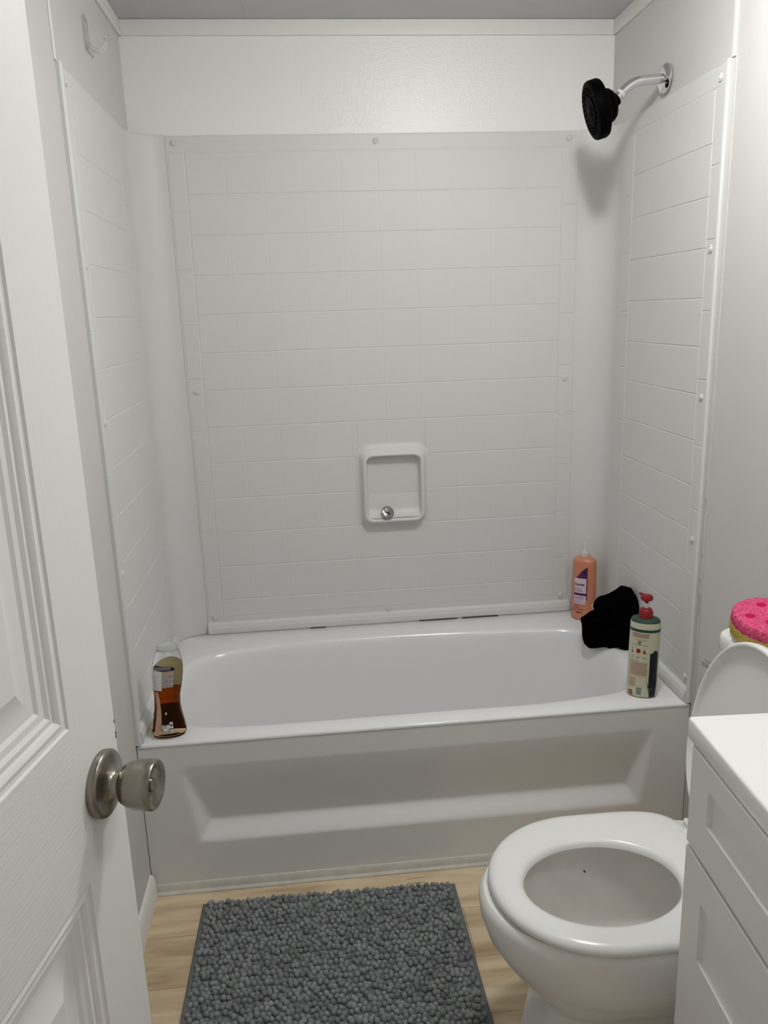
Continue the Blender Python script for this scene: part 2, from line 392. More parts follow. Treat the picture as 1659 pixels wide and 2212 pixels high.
# ------------------------------------------------------------------ bathtub
tub = empty('bathtub', (W/2, D/2, 0), 'white alcove bathtub with a recessed front apron standing below the tile-pattern surround', 'bathtub')
OUT = [(.298, .056), (.50, .056), (.8146, .056), (.971, .055), (1.11, .067), (1.2285, .092), (1.290, .16), (1.305, .28), (1.298, .40), (1.262, .492), (1.15, .532), (.9156, .550),
       (.6263, .562), (.3405, .548), (.139, .512), (.07, .45), (.048, .36), (.045, .24), (.06, .14), (.13, .075)]
sp = catmull(OUT, 10)
ox, oy = .675, .31; SX, SY = .63, .26
pol = sorted(((math.atan2((y-oy)/SY, (x-ox)/SX)), math.hypot((x-ox)/SX, (y-oy)/SY)) for x, y in sp)
def rad(a):
    n = len(pol)
    for i in range(n):
        a0, r0 = pol[i]; a1, r1 = pol[(i+1) % n]
        if i == n-1: a1 += 2*PI
        aa = a if a >= a0 else a+2*PI
        if a0 <= aa <= a1: return lerp(r0, r1, (aa-a0)/max(a1-a0, 1e-9))
    return pol[0][1]
X0, X1, Y0, Y1 = .0015, W-.0015, -.002, D-.001
ang = [-PI+2*PI*(i+.5)/140 for i in range(140)]
ang += [math.atan2((y-oy)/SY, (x-ox)/SX) for x in (X0, X1) for y in (Y0, Y1)]; ang.sort()
def rect_pt(a, e=0.0):
    dx, dy = math.cos(a)*SX, math.sin(a)*SY; t = 1e9
    for (o_, d_, lo, hi) in ((ox, dx, X0+e, X1-e), (oy, dy, Y0+e, Y1-e)):
        if d_ > 1e-9: t = min(t, (hi-o_)/d_)
        elif d_ < -1e-9: t = min(t, (lo-o_)/d_)
    return ox+dx*t, oy+dy*t
def bas(a, ix, iy=None):
    r = rad(a); iy = ix if iy is None else iy
    x, y = math.cos(a)*r*SX, math.sin(a)*r*SY
    return ox+x*(1-ix/.63), oy+y*(1-iy/.26)
rings = []
for e, z in [(0.004, H-.016), (.001, H-.0095), (0, H-.007), (.0008, H-.004), (.0025, H-.0015), (.006, H)]:
    rings.append([(*rect_pt(a, e), z) for a in ang])
for ix, iy, z in [(-.010, -.006, H+.0005), (-.005, -.003, H-.0003), (0, 0, H-.0025), (.006, .005, H-.009), (.012, .009, H-.020), (.020, .014, H-.045), (.040, .026, .28), (.062, .040, .18), (.082, .052, .12), (.105, .066, .092), (.145, .09, .080), (.25, .13, .076), (.45, .2, .074), (.60, .245, .073)]:
    rings.append([(*bas(a, ix, iy), z) for a in ang])
k = MB(); k.rings(rings, True, False, True)
P(k.build('basin', M['tub'], fixn=True, angle=60), tub)
# apron with a trapezoid recess
def sstep(t): t = max(0, min(1, t)); return t*t*(3-2*t)
def adep(x, z):
    # left/right slanted edges of the recess at height z
    if z < .135 or z > .352: return 0
    tz = (z-.138)/(.345-.138)
    xl = lerp(.128, .098, tz); xr = lerp(1.250, 1.278, tz)
    ex = min(x-xl, xr-x)
    if ex <= 0: return 0
    side_ = min(1, ex/.032); side_ = .7*side_+.3*sstep(side_)
    dz = max(0, min(1, (.348-z)/(.348-.184))); dz = dz*.75+.25*sstep(dz)
    led = max(0, min(1, (z-.137)/.043)); led = .6*led+.4*sstep(led)
    return min(.030*dz, .030*side_, .030*led)
k = MB(); xs = [.0015+i*(W-.003)/170 for i in range(171)]; zs = [i*(H-.010)/100 for i in range(101)]
k.add([(x, .0+adep(x, z), z) for z in zs for x in xs], [(j*171+i, j*171+i+1, (j+1)*171+i+1, (j+1)*171+i) for j in range(100) for i in range(170)])
k.box((.0015, .034, .0), (W-.0015, .040, H-.03))
P(k.build('apron', M['apron'], fixn=False, angle=80), tub)
k = MB(); pr = [(0, 0), (-.010, 0), (-.010, .004), (-.0055, .010), (-.004, .026), (-.002, .029), (0, .029)]
k.rings([[(x, y, z) for y, z in pr] for x in (.002, W-.002)], True, True, True)
P(k.build('base_strip', M['caulk'], angle=30), tub)

# ------------------------------------------------------------------ shower head
fl = Vector((W-.0055, .316, 1.929))
sh_ = empty('shower_head', fl, 'black round shower head on a bent chrome arm high on the right wall', 'shower head')
k = MB(); k.lathe([(0, .034), (.004, .034), (.008, .030), (.011, .020), (.012, .012), (.0125, .001)], fl, (-1, 0, 0), 40)
P(k.build('flange', M['chrome']), sh_)
pa = catmull([(W-.012, .316, 1.929), (1.335, .316, 1.927), (1.302, .316, 1.924), (1.283, .316, 1.918), (1.264, .316, 1.905), (1.245, .315, 1.888), (1.228, .314, 1.873)], 6, False)
k = MB(); k.tube(pa, .0116, 20); arm = P(k.build('arm', M['chrome']), sh_)
k = MB(); d_ = (Vector((1.228, .314, 1.873))-Vector((1.245, .315, 1.888))).normalized()
k.lathe([(0, .0116), (.001, .0122), (.008, .0123), (.009, .0116)], Vector((1.256, .315, 1.8975)), d_, 24)
k.build('thread_tape', M['tape'], arm).matrix_parent_inverse = arm.matrix_world.inverted()
tp = bpy.data.objects['thread_tape']; P(tp, sh_)
ax = Vector((.95, -.09, .27)).normalized(); fc = Vector((1.180, .318, 1.857))
k = MB(); k.lathe([(.0, .058), (0, .063), (.002, .067), (.006, .0685), (.024, .0685), (.029, .066), (.033, .056), (.037, .045), (.038, .041), (.050, .038), (.058, .031), (.063, .018), (.064, .001)], fc, ax, 56, cap0=False)
hd = P(k.build('spray_head', M['black']), sh_)
k = MB(); k.lathe([(.0, .0595), (-.0005, .057), (.0015, .036), (-.0015, .034), (-.002, .012), (-.003, .010), (-.003, .001)], fc, ax, 48, cap0=False)
e1 = ax.cross(Vector((0, 0, 1))).normalized(); e2 = ax.cross(e1).normalized()
for rr_, n_ in ((.014, 6), (.024, 12), (.040, 18), (.047, 24), (.053, 28)):
    for i in range(n_):
        a = 2*PI*i/n_; k.lathe([(0.002, .0016), (-.0025, .0013), (-.003, .0005)], fc+(e1*math.cos(a)+e2*math.sin(a))*rr_, ax, 8)
P(k.build('nozzle_face', M['black']), hd) if False else P(k.build('nozzle_face', M['black']), sh_)
k = MB(); k.lathe([(-.004, .012), (-.002, .0165), (.010, .0175), (.016, .015), (.018, .010)], Vector((1.2405, .315, 1.884)), d_, 28)
P(k.build('swivel_collar', M['black']), sh_)

# ------------------------------------------------------------------ chrome stopper in the dish
so = Vector((.681, .6445, .7905))
st = empty('drain_stopper', (.681, .650, .776), 'small round chrome stopper with finger holes lying in the moulded soap dish', 'drain stopper')
n_ = Vector((.30, -.80, .50)).normalized()
k = MB(); k.lathe([(-.003, .001), (-.003, .019), (-.001, .0205), (.001, .020), (.003, .016), (.0045, .001)], so, n_, 40); P(k.build('disc', M['chromedull']), st)
e1 = n_.cross(Vector((0, 0, 1))).normalized(); e2 = e1.cross(n_).normalized()
for du, dv, r in [(-.003, -.001, .003), (.001, -.006, .0036)]:
    k = MB(); k.lathe([(.0035, r), (.0046, r), (.0047, .0001)], so+e1*du*-1+e2*dv, n_, 16); P(k.build('finger_hole', M['dark']), st)
k = MB(); k.lathe([(.003, .0072), (.010, .0078), (.012, .0066), (.0125, .0001)], so-e1*(-.006)+e2*.006, n_, 20); P(k.build('lift_knob', M['chromedull']), st)
k = MB(); k.lathe([(-.003, .0055), (-.012, .0055), (-.0125, .0001)], so, n_, 16); P(k.build('stem', M['dark']), st)

# ------------------------------------------------------------------ bottles
def surf(tab, n=2.0, off=0.0003):
    """map (angle u, height v) on an elliptical bottle; u=0 faces -y"""
    def f(u, v, o=off):
        a, b_, cx_ = pl(tab, v)[:3]; s_, c_ = math.sin(u), math.cos(u)
        x = a*math.copysign(abs(s_)**(2/n), s_); y = -b_*math.copysign(abs(c_)**(2/n), c_)
        l = math.hypot(x/a**2, y/b_**2); nx, ny = x/a**2/l, y/b_**2/l
        return (cx_+x+nx*o, y+ny*o, v)
    return f
def body(tab, n=2.0, N=56, steps=60, z0=None, z1=None, inset=0.0, cap0=True, cap1=True, mb=None, mi=0):
    z0 = tab[0][0] if z0 is None else z0; z1 = tab[-1][0] if z1 is None else z1
    zs_ = sorted(set([z0, z1]+[lerp(z0, z1, i/steps) for i in range(steps+1)]+[t_[0] for t_ in tab if z0 < t_[0] < z1]))
    mb = mb or MB(); rs = []
    for z in zs_:
        a, b_, cx_ = pl(tab, z)[:3]; r = []
        for j in range(N):
            u = 2*PI*j/N; s_, c_ = math.sin(u), math.cos(u)
            r.append((cx_+(a-inset)*math.copysign(abs(s_)**(2/n), s_), -(b_-inset)*math.copysign(abs(c_)**(2/n), c_), z))
        rs.append(r)
    mb.rings(rs, True, cap0, cap1, mi); return mb

# 1. body wash bottle, left end of the front rim
bw = empty('body_wash_bottle', (.073, .040, H+.0005), 'clear bottle half full of amber soap on the left end of the tub rim', 'bottle')
T1 = [(.0, .033, .018, 0), (.003, .038, .022, 0), (.010, .0415, .0245, 0), (.025, .0405, .0235, .0005), (.050, .0355, .0215, .001), (.080, .0305, .0195, .002), (.105, .0305, .0195, .004), (.135, .0345, .0205, .007),
      (.160, .0365, .0215, .0095), (.180, .0362, .0212, .011), (.198, .0335, .0200, .0122), (.210, .0300, .0185, .0130), (.219, .0262, .0168, .0136), (.2225, .0240, .0155, .0140)]
body(T1).build('shell', M['clear'], bw)
body(T1, z0=.003, z1=.124, inset=.0016).build('liquid_soap', M['amber'], bw)
body([(.2215, .0255, .0165, .0140), (.226, .0250, .0162, .0141), (.234, .0215, .0140, .0144), (.240, .015, .0105, .0147), (.243, .006, .005, .0148)], steps=14).build('cap', M['clearcap'], bw)
m1 = surf(T1, off=.0006)
bl = lambda u, v: m1(u+PI, v, .0004)                       # far side, seen through the bottle
k = MB()
band_into(k, bl, lambda u: .124, lambda u: .172+.024*math.cos(u*1.2+.2), -1.15, 1.0, 0, 20, 6)
rect_into(k, bl, -1.15, .078, 1.0, .124, 1, 20, 6)
rect_into(k, bl, -1.15, .006, 1.0, .078, 2, 20, 8)
k.build('front_label', [M['yellowlab'], M['orangelab'], M['brownlab']], bw, fixn=False)
k = MB()
text_into(k, 'DRY SKIN RELIEF', .0040, lambda u, v: m1(u/.030, v, .0010), -.022, .1775, 1)
text_into(k, 'MOISTURIZING BODY WASH', .0034, lambda u, v: m1(u/.030, v, .0010), -.024, .1730, 1, sx=.75) if False else None
k2 = MB()
for j, zz in enumerate((.1848, .1806)):
    u = -.86+j*.03
    while u < .28-j*.05:
        w_ = random.choice((.05, .08, .11)); rect_into(k2, lambda a, b_: m1(a, b_, .0011), u, zz-.001, u+w_, zz+.0008, 0, 2, 1); u += w_+.03
# upper left translucent white block, lower pale side strip
k.v, k.f, k.m = k.v, k.f, k.m
blo = lambda u: .1755+.0045*max(0, (-u-.35)/.6)
bhi = lambda u: max(blo(u)+.0004, .1885+.0016*math.cos(4.2*(u+.85))-.0115*max(0, (u-.05)/.47)**2-.004*max(0, (-u-.88)/.09)**2)
kk = MB(); band_into(kk, m1, blo, bhi, -.97, .52, 0, 30, 3)
kk.build('banner_label', M['navy'], bw, fixn=False)
k2.build('banner_text', M['paper'], bw, fixn=False)
k = MB()
band_into(k, m1, lambda u: .126, lambda u: .1755, -1.18, -.36, 0, 10, 8)
k.build('side_label', M['paper'], bw, fixn=False)
k = MB(); rect_into(k, m1, -.33, .133, .42, .172, 0, 8, 5); k.build('text_label', M['greyprint'], bw, fixn=False)
k = MB(); vs_ = []
for j in range(25):
    v = lerp(.016, .122, j/24); t = j/24
    ul = -.92+.10*math.sin(t*PI)-.12*t; ur = -.42+.10*math.sin(t*PI)-.26*t
    for i in range(5): vs_.append(m1(lerp(ul, ur, i/4), v))
k.add(vs_, [(j*5+i, j*5+i+1, (j+1)*5+i+1, (j+1)*5+i) for j in range(24) for i in range(4)])
k.build('side_strip_label', M['peachlabel'], bw, fixn=False)
k = MB(); hp = []
for i in range(40):                                             # heart outline
    a = 2*PI*i/40; hp.append((.0078*math.sin(a)**3*1.25, .0078*(13*math.cos(a)-5*math.cos(2*a)-2*math.cos(3*a)-math.cos(4*a))/14))
c0 = m1(-.16, .031, .0009); k.add([c0]+[m1(-.16+x/.036, .031+y*1.15, .0009) for x, y in hp], [(0, i+1, (i+1) % 40+1) for i in range(40)])
k.build('heart_label', M['paper'], bw, fixn=False)
k = MB()
for i in range(16):
    w_ = random.choice((.008, .014)); u = -.56+i*.034; rect_into(k, lambda a, b_: m1(a, b_, .0014), u, .029, u+w_, .040, 0, 1, 2)
k.build('barcode_print', M['inkgrey'], bw, fixn=False)
for zz in (.160, .148, .137):
    k = MB(); rect_into(k, lambda a, b_: m1(a, b_, .0012), -.98, zz-.001, -.90, zz+.0014, 0, 2, 1); k.build('bullet_print', M['inkgrey'], bw, fixn=False)
k = MB()
rect_into(k, m1, .09, .0285, .29, .0445, 0, 3, 2); k.build('recycling_label', M['paper'], bw, fixn=False)
k = MB(); rect_into(k, m1, .10, .0165, .29, .0245, 0, 3, 2); k.build('size_label', M['paper'], bw, fixn=False)
k = MB(); rect_into(k, m1, -.15, .064, -.04, .070, 0, 2, 1); k.build('icon_label', M['paper'], bw, fixn=False)
k = MB(); mm = lambda u, v: m1(u/.038, v, .0012)
text_into(k, '05', .0060, mm, .0048, .0182, 0, sx=.9); k.build('size_print', M['ink'], bw, fixn=False)
k = MB(); k.lathe([(0, .0028), (.0003, .0028)], Vector(m1(.19, .0365, .001)), (0, -1, 0), 12); k.build('recycling_mark', M['ink'], bw, fixn=False)
k = MB()
for zz, w_ in ((.163, .5), (.160, .42), (.150, .48), (.147, .42), (.137, .30), (.134, .28)): rect_into(k, m1, .10, zz-.0006, .10+w_, zz+.0006, 0, 5, 1)
for zz in (.150, .136): k.lathe([(0, .0020), (.0003, .0020)], Vector(m1(-.03, zz, .0008)), (0, -1, 0), 12)
k.build('usage_print', M['inkgrey'], bw, fixn=False)
bw.rotation_euler = (0, 0, math.radians(6))

# 2. pump bottle, right end of the front rim
pb = empty('pump_bottle', (1.269, .062, H+.0005), 'cream and green bottle with a red pump on the right front tub rim', 'bottle', math.radians(-27))
T2 = [(0, .031, .020, 0), (.003, .0360, .025, 0), (.008, .0376, .027, 0), (.1, .0374, .027, .001), (.2, .0368, .0265, .002), (.206, .0360, .026, .002), (.211, .033, .023, .002), (.2135, .026, .018, .002), (.2145, .015, .014, .002)]
T2b = T2[:6]
body(T2b, steps=20, z0=0, z1=.2035, cap1=False).build('bottle_body', M['cream'], pb)
body(T2, steps=30, z0=.2035, z1=.2145).build('shoulder', M['green'], pb)
m2 = surf(T2, off=.0005)
k = MB(); rect_into(k, m2, -PI/2-.3, .1805, PI/2+.3, .1875, 0, 40, 1); k.build('green_band', M['green'], pb, fixn=False)
mt = lambda u, v: m2(u/.0395, v, .0008)
k = MB()
for j, zz in enumerate((.1755, .1715, .1675)):                  # small rows of print
    u = -.034
    while u < .012: 
        w_ = random.uniform(.002, .006); rect_into(k, mt, u, zz-.0008, u+w_, zz+.0008, 0, 2, 1); u += w_+.0009
k.build('claim_print', M['inkred'], pb, fixn=False)
k = MB()
for j in range(13):
    zz = .098-.0028*j; u = -.036
    while u < .010: 
        w_ = random.uniform(.002, .007); rect_into(k, mt, u, zz-.0007, u+w_, zz+.0006, 0, 2, 1); u += w_+.0008
k.build('directions_print', M['inkrose'], pb, fixn=False); k = MB()
for j in range(9):
    zz = .0545-.0030*j; u = -.037
    while u < -.016-(j % 3)*.003:
        w_ = random.uniform(.002, .005); rect_into(k, mt, u, zz-.0007, u+w_, zz+.0007, 0, 2, 1); u += w_+.0008
k.build('ingredients_print', M['inkrose'], pb, fixn=False); k = MB()
for zz in (.161, .158): rect_into(k, mt, -.024, zz-.0004, .008, zz+.0004, 0, 4, 1)
k.build('tagline_print', M['inkrose'], pb, fixn=False)
k = MB(); k.lathe([(0, .0001), (.0002, .0046)], Vector(m2(-.28, .1525, .0006)), (-.2, -1, 0), 20, cap0=False, cap1=False); k.build('leaf_emblem', M['olive'], pb, fixn=False)
k = MB()
for (a, b_) in ((.1455, .1463), (.1010, .1017)):
    rect_into(k, mt, -.036, a, .012 if a > .12 else -.012, b_, 0, 12, 1); k.build('rule_print', M['ink'], pb, fixn=False); k = MB()
for (u, w_) in ((-.018, .009), (.001, .007), (-.034, .008)): rect_into(k, mt, u, .1125, u+w_, .1133, 0, 2, 1); rect_into(k, mt, u, .1095, u+w_*.7, .1101, 0, 2, 1)
k.build('caption_print', M['ink'], pb, fixn=False)
k = MB()                                                        # three red pictures
def poly(mb, pts, mp=mt): mb.add([mp(*p) for p in pts], [tuple(range(len(pts)))])
IR = lambda kk_: kk_.build('red_picture', M['inkred'], pb, fixn=False)
poly(k, [(-.0335, .1370), (-.0315, .1385), (-.0305, .1365), (-.0312, .1345), (-.0303, .1270), (-.0280, .1235), (-.0300, .1225), (-.0345, .1230), (-.0325, .1260), (-.0322, .1335)]); IR(k); k = MB()
for a in range(7):
    an = 2*PI*a/7; cx_, cy_ = -.0128+.0030*math.cos(an), .1300+.0034*math.sin(an)
    poly(k, [(cx_+.0027*math.cos(2*PI*i/8)*(1+.3*(i % 2)), cy_+.0030*math.sin(2*PI*i/8)) for i in range(8)])
IR(k); k = MB()
poly(k, [(-.0015, .1305), (.0010, .1300), (.0022, .1340), (.0035, .1375), (.0042, .1300), (.0085, .1250), (.0060, .1235), (.0025, .1240), (-.0005, .1265)])
IR(k)
k = MB()
for i in range(9): rect_into(k, mt, -.0125, .0115+i*.0021, .0005, .0115+i*.0021+random.choice((.0011, .0015)), 0, 3, 1)
k.build('barcode', M['inkgrey'], pb, fixn=False)
k = MB(); rect_into(k, mt, -.0385, .0055, -.0235, .019, 0, 4, 2); k.build('red_badge', M['inkred'], pb, fixn=False)
k = MB()
for cxx in (-.0352, -.0310, -.0268):
    vs_ = []
    for i in range(14):
        a = 2*PI*i/14
        for r in (.0013, .0019): vs_.append(m2((cxx+r*math.cos(a))/.0395, .0130+r*1.2*math.sin(a), .0012))
    k.add(vs_, [(2*i, 2*i+1, (2*i+3) % 28, (2*i+2) % 28) for i in range(14)])
rect_into(k, lambda u, v: m2(u/.0395, v, .0012), -.0365, .0075, -.0255, .0083, 0, 3, 1)
k.build('badge_emblem', M['cream'], pb, fixn=False)
k = MB()                                                        # dark plant picture round the right side
band_into(k, m2, lambda u: .030, lambda u: .128+.004*math.sin(u*9), .46, 1.15, 0, 14, 8)
for i in range(9):
    u0 = .60+i*.055; tip = .30+i*.12; hh = .045+.012*(i % 3)
    vs_ = []
    for j in range(7):
        t = j/6; c_ = lerp(u0, tip, t**1.5); w_ = .05*(1-t)**.8+.002; vs_ += [m2(c_-w_, .004+hh*t, .0009), m2(c_+w_, .004+hh*t, .0009)]
    k.add(vs_, [(2*j, 2*j+1, 2*j+3, 2*j+2) for j in range(6)])
k.build('plant_picture', M['inkplant'], pb, fixn=False)
c2 = (.002, 0)
k = MB(); k.lathe([(.212, .0150), (.2135, .0172), (.228, .0172), (.230, .0158), (.2335, .0152), (.2365, .0125), (.238, .006)], (c2[0], 0, 0), (0, 0, 1), 40); k.build('pump_collar', M['red'], pb)
k = MB(); k.lathe([(.237, .0048), (.251, .0048)], (c2[0], 0, 0), (0, 0, 1), 20); k.build('pump_stem', M['white'], pb)
k = MB(); k.lathe([(.250, .0045), (.257, .0055), (.2585, .0125), (.2605, .0150), (.267, .0155), (.2705, .0135), (.2725, .008), (.273, .0005)], (c2[0], 0, 0), (0, 0, 1), 36)
k.tube([(-.004, .000, .268), (-.010, .006, .2700), (-.0135, .010, .2705), (-.0165, .013, .2695)], [.0052, .0045, .0038, .0030], 14)
k.build('pump_head', M['red'], pb)

# 3. peach bottle in the far right corner
sb = empty('shampoo_bottle', (1.300, .596, H+.001), 'peach bottle with purple and lavender label in the far right tub corner', 'bottle', math.radians(-31))
T3 = [(0, .032, .020, 0), (.003, .035, .0235, 0), (.009, .0370, .0255, 0), (.09, .0370, .0255, 0), (.188, .0362, .025, 0), (.196, .0352, .0242, 0), (.201, .031, .021, 0), (.205, .023, .017, 0), (.208, .014, .0135, 0)]
body(T3, n=2.3, steps=40).build('bottle_body', M['peach'], sb)
k = MB(); k.lathe([(.208, .0118), (.209, .0128), (.2215, .0128), (.223, .011), (.2235, .001)], (0, 0, 0), (0, 0, 1), 32); k.build('neck_collar', M['frost'], sb)
k = MB(); k.lathe([(.223, .0075), (.229, .0058), (.236, .0050), (.240, .0044), (.251, .0038), (.253, .001)], (0, 0, 0), (0, 0, 1), 24); k.build('flip_spout', M['frost'], sb)
m3 = surf(T3, 2.3, .0005); m3t = lambda u, v: m3(u/.034, v, .0011)
k = MB(); band_into(k, m3, lambda u: .138, lambda u: .142+.036*sstep((u+.62)/.95)*1.0, -.62, .36, 0, 16, 4); rect_into(k, m3, .28, .070, .36, .14, 0, 2, 6); k.build('purple_panel', M['purple'], sb, fixn=False)
m3b = lambda u, v: m3(u, v, .0008)
k = MB(); rect_into(k, m3b, -.74, .055, .27, .141, 0, 14, 8); lb = k.build('label', M['lav'], sb, fixn=False)
k = MB(); rect_into(k, m3t, -.0250, .084, .0095, .092, 0, 10, 1); k.build('label_band', M['purple'], sb, fixn=False)
k = MB(); text_into(k, 'Suave', .0150, m3t, -.0238, .1165, 0, shear=.25, bold=.0003, sx=.80)
k.build('brand_lettering', M['ink'], sb, fixn=False)
k = MB(); text_into(k, 'BIOTIN', .0068, m3t, -.0235, .1040, 0, bold=.0001, sx=.95); text_into(k, 'INFUSION', .0068, m3t, -.0235, .0965, 0, bold=.0001, sx=.80)
k.build('product_lettering', M['purple'], sb, fixn=False)
k = MB()
for zz, w_ in ((.080, .030), (.0772, .027), (.0744, .031), (.0716, .024), (.0640, .020), (.0608, .032)):
    u = -.0235
    while u < -.0235+w_: q = random.uniform(.002, .005); rect_into(k, m3t, u, zz-.0006, u+q, zz+.0006, 0, 2, 1); u += q+.0008
k.build('small_print', M['mauve'], sb, fixn=False)
k = MB()
for j, (a, b_) in enumerate(((-.92, .010), (-.74, .006), (-.60, .004))):
    vs_ = [m3(a, .030, .0006), m3(a+b_*9, .030, .0006), m3(a+.36+b_*9, .0545, .0006), m3(a+.36, .0545, .0006)]; k.add(vs_, [(0, 1, 2, 3)])
k.build('purple_strokes', M['mauve'], sb, fixn=False)
k = MB()
for zz, u0, w_ in ((.042, -.014, .006), (.036, -.012, .014), (.0275, -.017, .018), (.0255, -.016, .012)): rect_into(k, m3t, u0, zz-.0007, u0+w_, zz+.0007, 0, 4, 1)
k.build('volume_print', M['ink'], sb, fixn=False)

# ------------------------------------------------------------------ black cloth over the right end of the tub
def unproj(px, py, p0, nrm):
    d = FW+RX*((px-829.5)/FPX)-UY*((py-1106)/FPX); n = Vector(nrm); t = (Vector(p0)-CAM).dot(n)/d.dot(n); return CAM+d*t
A0, B0 = Vector((1.238, .455, 0)), Vector((1.362, .330, 0)); pd = (B0-A0).normalized(); pn = Vector((pd.y, -pd.x, 0))
outl = [(1258,1334),(1258,1352),(1262,1378),(1268,1394),(1277,1399),(1300,1397),(1326,1401),(1338,1402),(1342,1399),(1358,1405),(1366,1402),(1374,1380),(1381,1345),(1386,1316),(1374,1290),(1362,1274),(1354,1268),(1341,1266),(1330,1273),(1318,1280),(1304,1287),(1295,1288),(1284,1300),(1288,1314),(1276,1320),(1264,1328)]
op = [unproj(x, y, A0, pn) for x, y in outl]
cen = sum(op, Vector())/len(op)
N_ = 12; rs = []
closed = catmull([tuple(p) for p in op], 3)
for side_ in (1, ):
    for i in range(-N_, N_+1):
        th = PI/2*i/N_*.985; sc = math.cos(th)**.55; dp = math.sin(th)*.036
        ring = []
        for q, p in enumerate(closed):
            p = Vector(p); w_ = 1+.035*math.sin(q*.9+i*.8)*(1-abs(i)/N_)*(1 if abs(i) > 1 else 0)
            v = cen+(p-cen)*sc*w_+pn*(dp*(1+.12*math.sin(q*.55+i))) ; v.x = min(v.x, W-.0075); ring.append(v)
        rs.append(ring)
k = MB(); k.rings(rs, True, True, True)
cl = empty('wet_cloth', (1.31, .40, H), 'crumpled black cloth draped over the far right end of the tub behind the pump bottle', 'cloth')
P(k.build('fabric', M['blackcloth'], angle=70), cl)
tp_ = [unproj(x, y, A0-pn*.0+pn*.006, pn) for x, y in [(1277, 1307), (1284, 1302), (1291, 1311), (1282, 1317)]]
k = MB(); k.add(tp_+[p-pn*.001 for p in tp_], [(0,1,2,3),(7,6,5,4),(0,1,5,4),(1,2,6,5),(2,3,7,6),(3,0,4,7)])
P(k.build('care_tag', M['cream'], smooth=False), cl)['label'] = 'small cream care tag'

# ------------------------------------------------------------------ clear hook on the left wall
hk = empty('adhesive_hook', (0, .30, 2.03), 'clear plastic adhesive hook stuck high on the left wall', 'wall hook')
k = MB(); k.rings([[(x, yy, zz) for yy, zz in rr(.285, 2.022, s_, s2, .012, 6)] for x, s_, s2 in ((.0003, .017, .036), (.003, .017, .036), (.0045, .014, .033))], True, True, True)
P(k.build('mounting_plate', M['hook']), hk)
for dy in (0, .020):
    k = MB(); k.tube(catmull([(.004, .283+dy*.4, 2.004), (.012, .286+dy*.6, 1.992), (.026, .292+dy, 1.990), (.037, .297+dy, 2.000), (.040, .300+dy, 2.016)], 5, False), .0028, 10)
    k.lathe([(-.004, .001), (-.003, .0035), (0, .0045), (.003, .0035), (.004, .001)], (.040, .300+dy, 2.018), (0, 0, 1), 12)
    P(k.build('hook_arm', M['hook']), hk)

# ------------------------------------------------------------------ door
door_dir = Vector((.195, .981, 0)).normalized(); dn = Vector((door_dir.y, -door_dir.x, 0)); K0 = Vector((.213, -1.0, .93))
def dxf(p): return Vector((K0.x, K0.y, 0))+door_dir*p.x+dn*p.y+Vector((0, 0, p.z))    # local: x along door, y out of face, z up
S1, S0 = .047, -.713; Z0, Z1 = .012, 2.03
pcols = [(-.286, -.047), (-.612, -.373)]; prows = [(.22, .846), (1.018, 1.62), (1.735, 1.93)]
k = MB()
def quad(a, b_, c, d, mi): k.add([dxf(Vector((a, 0, b_))), dxf(Vector((c, 0, b_))), dxf(Vector((c, 0, d))), dxf(Vector((a, 0, d)))], [(0, 1, 2, 3)], mi)
xs_ = [S0+.012, -.612, -.373, -.286, -.047, S1-.002]
for i in range(5):
    a, b_ = xs_[i], xs_[i+1]
    if i % 2 == 0: quad(a, Z0+.002, b_, Z1-.002, 0)
    else:
        zz = [Z0+.002]+[z for r in prows for z in r]+[Z1-.002]
        for j in range(0, len(zz), 2): quad(a, zz[j], b_, zz[j+1], 1)
prof = [(0, 0), (.002, -.0022), (.005, -.003), (.010, -.0015), (.013, -.0030), (.016, -.0060), (.022, -.0048), (.026, -.0075), (.032, -.0085), (.036, -.0110), (.043, -.0115), (.046, -.0112), (.070, -.0030), (.0725, -.0018)]
for (a, b_) in pcols:
    for (c, d) in prows:
        rs = [[dxf(Vector((x, h, z))) for x, z in ((a+o, c+o), (b_-o, c+o), (b_-o, d-o), (a+o, d-o))] for o, h in prof]
        k.rings(rs, True, False, True, 0)
TH = .035                                                      # edges and back
def pt(x, y, z): return dxf(Vector((x, y, z)))
o_ = [(S0+.012, Z0+.002), (S1-.002, Z0+.002), (S1-.002, Z1-.002), (S0+.012, Z1-.002)]
o2 = [(S0+.012, Z0), (S1, Z0), (S1, Z1), (S0+.012, Z1)]
k.rings([[pt(x, 0, z) for x, z in o_], [pt(x, -.002, z) for x, z in o2], [pt(x, -TH, z) for x, z in o2]], True, False, True, 0)
door = struct(k.build('door_1', [M['doorv'], M['doorh']], fixn=True, angle=22), 'white moulded panel door standing open at the left edge', 'door')
kc = Vector((K0.x, K0.y, K0.z)); ax = dn
def DP(o): o.parent = door; return o
k = MB(); k.lathe([(0, .0345), (.002, .0352), (.007, .0352), (.0088, .0338), (.0100, .030), (.0115, .022), (.0150, .0155), (.0185, .0138), (.0195, .0135)], kc, ax, 56); ros = DP(k.build('rosette', M['steel']))
k = MB(); k.lathe([(.014, .0145), (.022, .0140), (.0235, .0165), (.026, .0200), (.032, .0235), (.040, .0255), (.050, .0262), (.0585, .0258), (.0600, .0248), (.0600, .0228), (.0570, .019), (.0550, .010), (.0546, .007)], kc, ax, 56, cap1=True)
knob = DP(k.build('door_knob', M['steel'], angle=50))
k = MB(); k.lathe([(.0540, .0072), (.0562, .0070), (.0570, .0055), (.0572, .001)], kc, ax, 24); lk = k.build('lock_button', M['steel'], knob)
k = MB(); 
